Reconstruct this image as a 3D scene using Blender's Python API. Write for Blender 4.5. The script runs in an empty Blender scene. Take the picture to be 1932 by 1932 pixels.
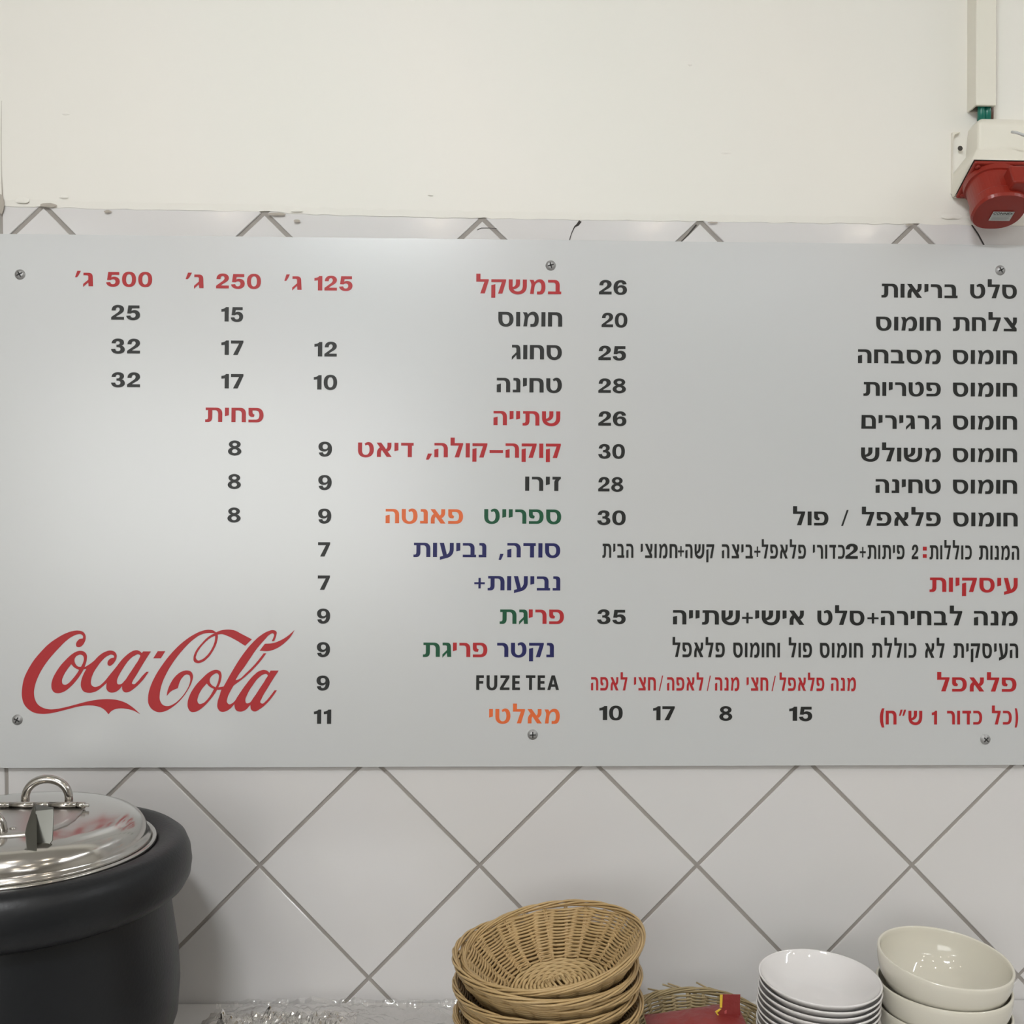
import bpy, bmesh, math, random
from mathutils import Vector, Matrix, noise
from mathutils.geometry import tessellate_polygon
C = bpy.context.scene
COL = C.collection
random.seed(7)
PI = math.pi

# ------------------------------------------------------------------ camera
F = 1994.0
ZC = 0.90                                   # counter height
YAW, PITCH, ROLL = math.radians(1.62), math.radians(0.617), math.radians(0.457)
fw = Vector((math.sin(YAW)*math.cos(PITCH), math.cos(YAW)*math.cos(PITCH), math.sin(PITCH)))
r0 = Vector((math.cos(YAW), -math.sin(YAW), 0))
u0 = r0.cross(fw)
RT = math.cos(ROLL)*r0 + math.sin(ROLL)*u0
UP = -math.sin(ROLL)*r0 + math.cos(ROLL)*u0
CAMZ = 1.53
CAM = Vector((0.2886, -1.4022, CAMZ))
cd = bpy.data.cameras.new('camera'); cam = bpy.data.objects.new('camera', cd); COL.objects.link(cam)
cd.sensor_width = 36; cd.lens = F/1932*36
cam.matrix_world = Matrix.Translation(CAM) @ Matrix(((RT.x, UP.x, -fw.x), (RT.y, UP.y, -fw.y), (RT.z, UP.z, -fw.z))).to_4x4()
cd.clip_start = 0.01
C.camera = cam
def P(u, v, y=0.0):
    """a measured point of the wall (or of a plane parallel to it) in metres"""
    d = fw + RT*((u-966)/F) - UP*((v-966)/F)
    return CAM + d*((y-CAM.y)/d.y)

# ------------------------------------------------------------------ world, exposure, lights
w = bpy.data.worlds.new('world'); C.world = w; w.use_nodes = True
w.node_tree.nodes['Background'].inputs[0].default_value = (0.9, 0.93, 1.0, 1)
w.node_tree.nodes['Background'].inputs[1].default_value = 0.3
C.view_settings.view_transform = 'Standard'; C.view_settings.look = 'None'
C.view_settings.gamma = 1.0; C.view_settings.use_curve_mapping = False
C.view_settings.exposure = -0.04
def area(name, loc, target, sx, sy, power, color, shape='RECTANGLE'):
    l = bpy.data.lights.new(name, 'AREA'); l.shape = shape; l.size = sx
    if shape != 'DISK': l.size_y = sy
    l.energy = power; l.color = color
    o = bpy.data.objects.new(name, l); COL.objects.link(o); o.location = loc
    d = Vector(target) - Vector(loc)
    o.rotation_euler = d.to_track_quat('-Z', 'Y').to_euler()
    return o
CEIL = 2.82
WARM = (1.0, 0.89, 0.745); COOL = (0.93, 0.965, 1.0)
TUBES = [(-0.02, -1.8, 0.36, 0.0, COOL, 26), (2.3, -0.95, 1.2, 1.57, COOL, 14), (-1.9, -3.4, 1.2, 0.0, COOL, 8), (1.7, -3.6, 1.2, 0.0, COOL, 8)]
for i, (x, y, L, rz, c, pw) in enumerate(TUBES):
    o = area('tube_lamp', (x, y, CEIL-0.095), (x, y, 0), L, 0.05, pw, c)
    o.rotation_euler = (0, 0, rz)
    if i == 0:        # the nearest tube also throws its light sideways, towards the wall
        o.data.energy = 5
        area('tube_lamp', (x, y, CEIL-0.098), (0.75, 0, 1.35), L, 0.06, 15, c)
SPOTS = [(x, y) for x in (-0.8, 0.1, 1.0, 1.9) for y in (-1.15, -2.05, -3.0)]
for x, y in SPOTS:
    o = area('spot_lamp', (x, y, CEIL-0.012), (x, y, 0), 0.07, 0, 1.0 if y > -1.5 else 1.5, WARM, 'DISK')
# daylight from the shop front behind the camera
area('daylight', (-1.2, -4.96, 1.75), (-1.2, 0, 1.75), 2.4, 1.4, 45, (0.98, 0.99, 0.97))

# ------------------------------------------------------------------ materials
def mat(name, col, rough=0.5, metal=0.0, spec=0.5, bump=0.0, bscale=30.0, var=0.0, vscale=5.0, coat=0.0, **kw):
    m = bpy.data.materials.new(name); m.use_nodes = True
    nt = m.node_tree; b = nt.nodes['Principled BSDF']
    b.inputs['Base Color'].default_value = (*col, 1); b.inputs['Roughness'].default_value = rough
    b.inputs['Metallic'].default_value = metal; b.inputs['Specular IOR Level'].default_value = spec
    b.inputs['Coat Weight'].default_value = coat
    for k, v in kw.items(): b.inputs[k.replace('_', ' ')].default_value = v
    tc = nt.nodes.new('ShaderNodeTexCoord')
    if var:
        n = nt.nodes.new('ShaderNodeTexNoise'); n.inputs['Scale'].default_value = vscale; n.inputs['Detail'].default_value = 4
        r = nt.nodes.new('ShaderNodeMapRange'); r.inputs[3].default_value = 1-var; r.inputs[4].default_value = 1+var
        mx = nt.nodes.new('ShaderNodeVectorMath'); mx.operation = 'SCALE'; mx.inputs[0].default_value = col
        nt.links.new(tc.outputs['Object'], n.inputs['Vector']); nt.links.new(n.outputs['Fac'], r.inputs[0])
        nt.links.new(r.outputs[0], mx.inputs['Scale']); nt.links.new(mx.outputs[0], b.inputs['Base Color'])
    if bump:
        n = nt.nodes.new('ShaderNodeTexNoise'); n.inputs['Scale'].default_value = bscale; n.inputs['Detail'].default_value = 3
        bp = nt.nodes.new('ShaderNodeBump'); bp.inputs['Strength'].default_value = 1.0; bp.inputs['Distance'].default_value = bump
        nt.links.new(tc.outputs['Object'], n.inputs['Vector']); nt.links.new(n.outputs['Fac'], bp.inputs['Height'])
        nt.links.new(bp.outputs[0], b.inputs['Normal'])
    return m
M = dict(
    plaster=mat('cream_wall_paint', (0.79, 0.77, 0.71), 0.55, bump=0.0012, bscale=14, var=0.02, vscale=2.5),
    putty=mat('grey_putty', (0.42, 0.38, 0.33), 0.8),
    tile=mat('white_glazed_tile', (0.665, 0.65, 0.642), 0.12, bump=0.0007, bscale=9, var=0.015, vscale=7),
    grout=mat('grey_grout', (0.33, 0.305, 0.28), 0.85, var=0.12, vscale=60),
    crack=mat('dark_crack', (0.035, 0.03, 0.028), 0.8),
    board=mat('white_board_sheet', (0.555, 0.565, 0.565), 0.25, spec=1.0, bump=0.0002, bscale=4),
    board_edge=mat('board_edge', (0.3, 0.3, 0.3), 0.5),
    black=mat('black_vinyl', (0.022, 0.023, 0.022), 0.36, spec=0.28), red=mat('red_vinyl', (0.41, 0.026, 0.030), 0.36, spec=0.28),
    orange=mat('orange_vinyl', (0.72, 0.15, 0.045), 0.36, spec=0.28), green=mat('green_vinyl', (0.012, 0.085, 0.04), 0.36, spec=0.28),
    navy=mat('navy_vinyl', (0.018, 0.019, 0.10), 0.36, spec=0.28),
    steel=mat('polished_steel', (0.52, 0.50, 0.475), 0.15, 1.0, bump=0.0002, bscale=20),
    brushed=mat('brushed_steel', (0.16, 0.16, 0.145), 0.30, 1.0),
    flapsteel=mat('worn_steel', (0.50, 0.48, 0.46), 0.28, 1.0),
    screw=mat('zinc_screw', (0.42, 0.42, 0.42), 0.5, 0.7), screwdark=mat('screw_recess', (0.05, 0.05, 0.05), 0.6, 0.5),
    kettle=mat('black_enamel', (0.007, 0.008, 0.010), 0.40, spec=0.35, bump=0.0002, bscale=300),
    wicker=mat('straw_wicker', (0.45, 0.31, 0.145), 0.45, var=0.18, vscale=45),
    wickerdry=mat('dry_grey_wicker', (0.36, 0.28, 0.15), 0.6, var=0.25, vscale=60),
    base=mat('woven_base', (0.52, 0.37, 0.18), 0.5, var=0.1, vscale=60),
    china=mat('white_china', (0.72, 0.70, 0.69), 0.05, coat=0.3), cream=mat('cream_china', (0.66, 0.63, 0.54), 0.05, coat=0.3),
    counter=mat('pale_counter_top', (0.60, 0.585, 0.57), 0.12, 0.0, bump=0.0002, bscale=60),
    plastic=mat('ivory_plastic', (0.76, 0.73, 0.64), 0.42), redp=mat('red_plastic', (0.25, 0.022, 0.013), 0.33, spec=0.35),
    teal=mat('green_cable', (0.01, 0.16, 0.12), 0.3), brown=mat('brown_cable', (0.10, 0.045, 0.03), 0.4),
    hole=mat('dark_hole', (0.04, 0.035, 0.03), 0.8), paper=mat('grey_label', (0.5, 0.52, 0.5), 0.5),
    packet=mat('red_foil_packet', (0.24, 0.030, 0.028), 0.38, bump=0.002, bscale=60), yellow=mat('yellow_print', (0.75, 0.52, 0.05), 0.35),
    bluep=mat('blue_print', (0.10, 0.05, 0.12), 0.35), pinkp=mat('pink_print', (0.55, 0.12, 0.12), 0.35),
    ceiling=mat('ceiling_paint', (0.75, 0.74, 0.70), 0.8), floor=mat('floor_tile', (0.25, 0.23, 0.21), 0.4, var=0.1),
    roomwall=mat('room_paint', (0.62, 0.60, 0.55), 0.7), wood=mat('cabinet_laminate', (0.18, 0.15, 0.13), 0.5),
    foil=mat('crumpled_foil', (0.88, 0.86, 0.83), 0.10, 1.0),
)
def emit(name, col, s):
    m = bpy.data.materials.new(name); m.use_nodes = True; b = m.node_tree.nodes['Principled BSDF']
    b.inputs['Emission Color'].default_value = (*col, 1); b.inputs['Emission Strength'].default_value = s
    return m
M['lampglow'] = emit('lamp_glow', (1, .97, .9), 3.0)
def film():
    m = bpy.data.materials.new('clear_plastic_film'); m.use_nodes = True; nt = m.node_tree
    nt.nodes.remove(nt.nodes['Principled BSDF']); out = nt.nodes['Material Output']
    t = nt.nodes.new('ShaderNodeBsdfTransparent'); t.inputs[0].default_value = (0.985, 0.98, 0.975, 1)
    g = nt.nodes.new('ShaderNodeBsdfGlossy'); g.inputs['Roughness'].default_value = 0.07
    lw = nt.nodes.new('ShaderNodeLayerWeight'); lw.inputs[0].default_value = 0.35
    mr = nt.nodes.new('ShaderNodeMapRange'); mr.inputs[3].default_value = 0.12; mr.inputs[4].default_value = 0.5
    mx = nt.nodes.new('ShaderNodeMixShader')
    nt.links.new(lw.outputs['Facing'], mr.inputs[0]); nt.links.new(mr.outputs[0], mx.inputs[0])
    nt.links.new(t.outputs[0], mx.inputs[1]); nt.links.new(g.outputs[0], mx.inputs[2]); d = nt.nodes.new('ShaderNodeBsdfTranslucent'); d.inputs[0].default_value = (.9, .89, .88, 1)
    d2 = nt.nodes.new('ShaderNodeBsdfDiffuse'); d2.inputs[0].default_value = (.85, .84, .83, 1)
    m2 = nt.nodes.new('ShaderNodeMixShader'); m2.inputs[0].default_value = 0.5
    m3 = nt.nodes.new('ShaderNodeMixShader'); m3.inputs[0].default_value = 0.07
    nt.links.new(d.outputs[0], m2.inputs[1]); nt.links.new(d2.outputs[0], m2.inputs[2])
    nt.links.new(mx.outputs[0], m3.inputs[1]); nt.links.new(m2.outputs[0], m3.inputs[2]); nt.links.new(m3.outputs[0], out.inputs[0])
    return m
M['film'] = film()

# ------------------------------------------------------------------ helpers
def obj(name, verts, faces, m, parent=None, smooth=False, loc=None):
    me = bpy.data.meshes.new(name); me.from_pydata([tuple(v) for v in verts], [], faces)
    me.materials.append(m)
    if smooth: me.polygons.foreach_set('use_smooth', [True]*len(me.polygons))
    me.update()
    o = bpy.data.objects.new(name, me); COL.objects.link(o)
    if loc is not None: o.location = loc
    if parent: o.parent = parent
    return o
def thing(name, label, cat, loc=(0, 0, 0), group=None, rot=(0, 0, 0)):
    o = bpy.data.objects.new(name, None); COL.objects.link(o); o.empty_display_size = 0.05
    o.location = loc; o.rotation_euler = rot; o['label'] = label; o['category'] = cat
    if group: o['group'] = group
    return o
def struct(o): o['kind'] = 'structure'; return o
def box(a, b):
    x0, y0, z0 = a; x1, y1, z1 = b
    v = [(x0,y0,z0),(x1,y0,z0),(x1,y1,z0),(x0,y1,z0),(x0,y0,z1),(x1,y0,z1),(x1,y1,z1),(x0,y1,z1)]
    f = [(0,3,2,1),(4,5,6,7),(0,1,5,4),(1,2,6,5),(2,3,7,6),(3,0,4,7)]
    return v, f
def layered(*parts):
    return join(*[([Vector((p[0], p[1]-k*2.5e-5, p[2])) for p in v], f) for k, (v, f) in enumerate(parts)])
def join(*parts):
    V, Fc = [], []
    for v, f in parts:
        n = len(V); V += list(v); Fc += [tuple(i+n for i in q) for q in f]
    return V, Fc
def bevel(o, wd, seg=2):
    md = o.modifiers.new('bevel', 'BEVEL'); md.width = wd; md.segments = seg; md.limit_method = 'ANGLE'; md.angle_limit = 0.6
    o.data.polygons.foreach_set('use_smooth', [True]*len(o.data.polygons))
    md2 = o.modifiers.new('wn', 'WEIGHTED_NORMAL'); md2.keep_sharp = True
    return o
def lathe(prof, n=96, c=(0, 0, 0), closed=False):
    V = []; Fc = []; k = len(prof)
    for r, z in prof:
        for i in range(n):
            a = 2*PI*i/n; V.append((c[0]+r*math.cos(a), c[1]+r*math.sin(a), c[2]+z))
    for j in range(k if closed else k-1):
        j2 = (j+1) % k
        for i in range(n):
            i2 = (i+1) % n; Fc.append((j*n+i, j*n+i2, j2*n+i2, j2*n+i))
    return V, Fc
def tube(path, r, sides=8, closed=False, caps=True):
    path = [Vector(p) for p in path]; n = len(path); V = []; Fc = []
    prev = None
    for i, p in enumerate(path):
        if closed: t = path[(i+1) % n]-path[i-1]
        else: t = path[min(i+1, n-1)]-path[max(i-1, 0)]
        t.normalize()
        if prev is None:
            a = Vector((0, 0, 1)) if abs(t.z) < 0.9 else Vector((1, 0, 0)); nrm = (a - t*a.dot(t)).normalized()
        else:
            nrm = (prev - t*prev.dot(t)).normalized()
        prev = nrm; bn = t.cross(nrm); rr = r[i] if isinstance(r, (list, tuple)) else r
        for k in range(sides):
            a = 2*PI*k/sides; V.append(p + nrm*(rr*math.cos(a)) + bn*(rr*math.sin(a)))
    for i in range(n if closed else n-1):
        i2 = (i+1) % n
        for k in range(sides):
            k2 = (k+1) % sides; Fc.append((i*sides+k, i*sides+k2, i2*sides+k2, i2*sides+k))
    if caps and not closed:
        Fc.append(tuple(range(sides))[::-1]); Fc.append(tuple((n-1)*sides+k for k in range(sides)))
    return V, Fc
def copy_tree(o, parent=None):
    c = o.copy(); COL.objects.link(c)
    if parent: c.parent = parent
    for ch in list(o.children): copy_tree(ch, c)
    return c

# ------------------------------------------------------------------ room shell
X0, X1, Y0 = -2.6, 3.4, -5.0
struct(obj('floor', *box((X0, Y0, -0.05), (X1, 0.1, 0)), M['floor']))
struct(obj('ceiling', *box((X0, Y0, CEIL), (X1, 0.1, CEIL+0.05)), M['ceiling']))
struct(obj('wall_left', *box((X0-0.1, Y0, 0), (X0, 0.1, CEIL)), M['roomwall']))
struct(obj('wall_right', *box((X1, Y0, 0), (X1+0.1, 0.1, CEIL)), M['roomwall']))
# wall behind the camera with the shop-front opening left free for the daylight
wf = struct(obj('wall_front', *join(box((X0, Y0-0.1, 0), (-2.45, Y0, CEIL)), box((0.05, Y0-0.1, 0), (X1, Y0, CEIL)),
    box((-2.25, Y0-0.1, 0), (0.05, Y0, 0.95)), box((-2.25, Y0-0.1, 2.55), (0.05, Y0, CEIL))), M['roomwall']))

# wall with tiles ------------------------------------------------------
GY = 0.0020                                   # grout surface behind the tile faces (y=0)
row = {}                                      # tile joint crossings: index -> (x, z)
bot = [(489.5, 1633.5), (903, 1629.5), (1313, 1630.5), (1721, 1633)]
top = [(82, 388), (499, 402), (910, 413), (1321, 418), (1724, 426)]
b0 = [P(*q) for q in bot]; t0 = [P(*q) for q in top]
DX = (b0[3]-b0[0]).x/3
def node(i, j):
    zb = b0[0].z + (b0[3].z-b0[0].z)*i/3
    xb = b0[0].x + DX*i
    k = i+1
    xt = t0[0].x + (t0[4].x-t0[0].x)*k/4; zt = t0[0].z + (t0[4].z-t0[0].z)*k/4
    if 0 <= k <= 4 and k == int(k) and j > 0: xt, zt = t0[int(k)].x, t0[int(k)].z
    if j >= 0: f = j/3; return Vector((xb+(xt-xb)*f, 0, zb+(zt-zb)*f))
    if j < 0: return Vector((xb, 0, zb + j*DX*1.022))
TOPL = [(P(-400, 388)), (P(-20, 391)), (P(107, 393.5)), (P(200, 396.5)), (P(500, 401)), (P(600, 407)), (P(850, 413)), (P(1100, 417)), (P(1315, 420)), (P(1718, 425)), (P(1932, 428)), (P(2400, 434))]
def ztop(x):
    for a, b in zip(TOPL, TOPL[1:]):
        if a.x <= x <= b.x: return a.z+(b.z-a.z)*(x-a.x)/(b.x-a.x)
    return TOPL[0].z if x < TOPL[0].x else TOPL[-1].z
XC0, XC1 = P(12, 1475), P(0, 420)
def xcut(z): return XC0.x+(XC1.x-XC0.x)*(z-XC0.z)/(XC1.z-XC0.z)
def clip(poly, f):
    out = []
    for a, b in zip(poly, poly[1:]+poly[:1]):
        fa, fb = f(a), f(b)
        if fa >= 0: out.append(a)
        if (fa >= 0) != (fb >= 0): out.append(a + (b-a)*(fa/(fa-fb)))
    return out
def inset(poly, d):
    n = len(poly); out = []
    area2 = sum(poly[i].x*poly[(i+1) % n].z-poly[(i+1) % n].x*poly[i].z for i in range(n))
    s = 1 if area2 > 0 else -1
    for i in range(n):
        p0, p1, p2 = poly[i-1], poly[i], poly[(i+1) % n]
        e1 = (p1-p0).normalized(); e2 = (p2-p1).normalized()
        n1 = Vector((-e1.z, 0, e1.x))*s; n2 = Vector((-e2.z, 0, e2.x))*s
        bis = n1+n2
        if bis.length < 1e-6: return None
        bis.normalize(); c = max(0.35, bis.dot(n1)); out.append(p1+bis*(d/c))
    return out
WALL = struct(obj('wall_back', *box((X0, 0.012, 0), (X1, 0.1, CEIL)), M['grout']))
# grout bed
gb = obj('grout', *box((X0+0.3, GY, ZC-0.25), (X1-0.3, 0.0125, ztop(0.3)+0.02)), M['grout'], WALL)
def make_tile(poly):
    poly = [Vector(p) for p in poly]
    q = []
    for p in poly:
        if not q or (p-q[-1]).length > 0.002: q.append(p)
    if len(q) > 2 and (q[0]-q[-1]).length < 0.002: q.pop()
    if len(q) < 3: return
    area2 = sum(q[i].x*q[(i+1) % len(q)].z-q[(i+1) % len(q)].x*q[i].z for i in range(len(q)))
    if abs(area2) < 0.0006: return
    if area2 < 0: q.reverse()
    g = 0.0032 if sum(p.z for p in q)/len(q) > P(900, 600).z else 0.0023
    a = inset(q, g); b = inset(q, g+.0008)
    if not a or not b: return
    dy = random.uniform(-0.0003, 0.0003); c = sum(a, Vector())/len(a)
    tx, tz = random.uniform(-0.0035, 0.0035), random.uniform(-0.0035, 0.0035)
    V = []
    n = len(a)
    for p in a: V.append((p.x, 0.0105, p.z))
    for p in a: V.append((p.x, 0.0009+dy+(p.x-c.x)*tx+(p.z-c.z)*tz, p.z))
    for p in b: V.append((p.x, dy+(p.x-c.x)*tx+(p.z-c.z)*tz, p.z))
    Fc = [tuple(range(2*n, 3*n))]
    for k in (0, 1):
        for i in range(n): i2 = (i+1) % n; Fc.append((k*n+i, k*n+i2, (k+1)*n+i2, (k+1)*n+i))
    o = obj('tile', [(x-c.x, y, z-c.z) for x, y, z in V], Fc, M['tile'], WALL, loc=(c.x, 0, c.z))
for j2 in range(-7, 8):
    for i2 in range(-6, 13):
        if (i2+j2) % 2: continue
        i, j = i2/2, j2/2                                   # bottom corner of the diamond
        poly = [node(i, j), node(i+.5, j+.5), node(i, j+1), node(i-.5, j+.5)]
        poly = clip(poly, lambda p: ztop(p.x)+0.0062-p.z)
        poly = clip(poly, lambda p: p.z-(ZC-0.2)) if len(poly) > 2 else []
        if len(poly) < 3: continue
        for side in (1, -1):
            q = clip(poly, lambda p: side*(p.x-xcut(p.z)))
            if len(q) > 2: make_tile(q)
# cracks in the top strip
def strip(pts, wd, y):
    pts = [P(a, b, y) for a, b in pts]; V = []; Fc = []
    for i, p in enumerate(pts):
        t = pts[min(i+1, len(pts)-1)]-pts[max(i-1, 0)]; t.normalize(); nn = Vector((-t.z, 0, t.x))
        ww = wd[i] if isinstance(wd, list) else wd
        V += [p+nn*ww/2, p-nn*ww/2]
    for i in range(len(pts)-1): Fc.append((2*i, 2*i+1, 2*i+3, 2*i+2))
    return V, Fc
obj('crack', *strip([(1095, 417), (1090, 424), (1084, 428), (1078, 441), (1073, 458)], [.004, .0035, .0015, .001, .001], -0.0008), M['crack'], WALL)
obj('crack', *strip([(900, 434), (908, 430), (922, 430), (937, 431)], .0008, -0.0008), M['crack'], WALL)
obj('crack', *strip([(1824, 415), (1834, 425), (1845, 441), (1857, 463)], [.001, .0018, .002, .0018], -0.0008), M['crack'], WALL)
obj('crack', *strip([(1283, 458), (1298, 443), (1314, 424)], [.001, .0016, .002], 0.0005), M['crack'], WALL)
# plaster above, a few millimetres proud with a ragged lower edge
def plaster():
    V = []; Fc = []; n = 700; x0, x1 = X0, X1
    xs = [x0+(x1-x0)*i/n for i in range(n+1)]
    apex = [t.x for t in t0]
    for x in xs:
        z = ztop(x) + 0.0016*noise.noise(Vector((x*45, 0, 0))) + 0.0008*noise.noise(Vector((x*160, 3, 0))) + 0.0012
        for ax in apex: z += 0.0012*math.exp(-((x-ax)/0.008)**2)
        V += [(x, 0.0125, z), (x, -0.0007, z), (x, -0.0018, z+0.009+0.003*noise.noise(Vector((x*70, 9, 0)))), (x, -0.0030, z+.05), (x, -0.0030, CEIL)]
    for i in range(n):
        a = i*5; b = a+5
        for k in range(4): Fc.append((a+k, b+k, b+k+1, a+k+1))
    return V, Fc
obj('plaster', *plaster(), M['plaster'], WALL, smooth=False)
# plaster lumps and flakes by the seam
def lump(u, v, w_, h_, m='plaster', th=0.0018, y0=-0.003):
    c = P(u, v, y0); n = 14; V = [(c.x, y0-th, c.z)]; Fc = []
    for i in range(n):
        a = 2*PI*i/n; k = 1+0.35*noise.noise(Vector((u+math.cos(a)*2, v+math.sin(a)*2, 0)))
        V.append((c.x+w_*k*math.cos(a), y0-0.0001, c.z+h_*k*math.sin(a)))
    for i in range(n): Fc.append((0, 1+(i+1) % n, 1+i))
    return V, Fc
for u, v, a, b in ((42, 378, .009, .004), (120, 372, .006, .002), (560, 398, .008, .0015), (1370, 288, .008, .002), (125, 215, .006, .0018), (1302, 122, .003, .002), (812, 368, .004, .0012), (1840, 412, .012, .005), (1795, 408, .014, .004)):
    obj('plaster_lump', *lump(u, v, a, b), M['plaster'], WALL, smooth=True)
for u, v, a, b in ((92, 387, .011, .0028), (203, 399, .005, .0018), (522, 404, .012, .002), (560, 417, .004, .002), (1345, 420, .007, .001), (1716, 424, .006, .0012), (2, 385, .004, .012)):
    obj('putty_smear', *lump(u, v, a, b, 'putty', .0006, -0.0035), M['putty'], WALL, smooth=True)
# wall corner crease at the far left of the plaster
obj('putty_smear', *strip([(3, 190), (2, 260), (3, 330), (5, 392)], [.0004, .0008, .0006, .002], -0.0033), M['putty'], WALL)

# ------------------------------------------------------------------ menu board
SY = -0.0075; TH = 0.0035
tl, tr, bl, br = P(-14, 441, SY), P(1950, 463, SY), P(-14, 1449, SY), P(1950, 1443, SY)
board = thing('menu_board', 'large white menu board with Hebrew lettering screwed to the tiled wall', 'sign', ((tl.x+tr.x)/2, SY, (tl.z+bl.z)/2))
BO = Vector(board.location)
def bverts(lst): return [Vector(v)-BO for v in lst]
fr = [tl, tr, br, bl]
V = bverts(fr + [Vector((p.x, SY+TH, p.z)) for p in fr])
pan = obj('panel', V, [(3, 2, 1, 0), (4, 5, 6, 7), (0, 1, 5, 4), (1, 2, 6, 5), (2, 3, 7, 6), (3, 0, 4, 7)], M['board'], board)
pan.data.materials.append(M['board_edge'])
for k in (2, 3, 4, 5): pan.data.polygons[k].material_index = 1
sp = []
for u, v in ((38, 518), (1039, 501), (1887, 510), (33, 1358), (1005, 1386), (1859, 1395)):
    c = P(u, v, SY)-BO
    r = 0.0062
    prof = [(r*1.1, 0), (r*1.08, .0007), (r*.84, .0009), (r*.80, .0016), (r*.6, .0024), (0.0001, .0028)]
    V_, F_ = lathe(prof, 24)
    V_ = [(c.x+x, c.y-z, c.z+y) for x, y, z in V_]
    s = obj('screw', V_, [f[::-1] for f in F_], M['screw'], board, smooth=True)
    a = random.uniform(0, 1.5); cr = []
    for k in (0, 1):
        ca, sa = math.cos(a+k*PI/2), math.sin(a+k*PI/2)
        pts = [(-.004, -.0008), (.004, -.0008), (.004, .0008), (-.004, .0008)]
        cr.append(([(c.x+px*ca-pz*sa, c.y-.0030, c.z+px*sa+pz*ca) for px, pz in pts], [(0, 1, 2, 3)]))
    obj('screw_slot', *join(*cr), M['screwdark'], s)

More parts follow.
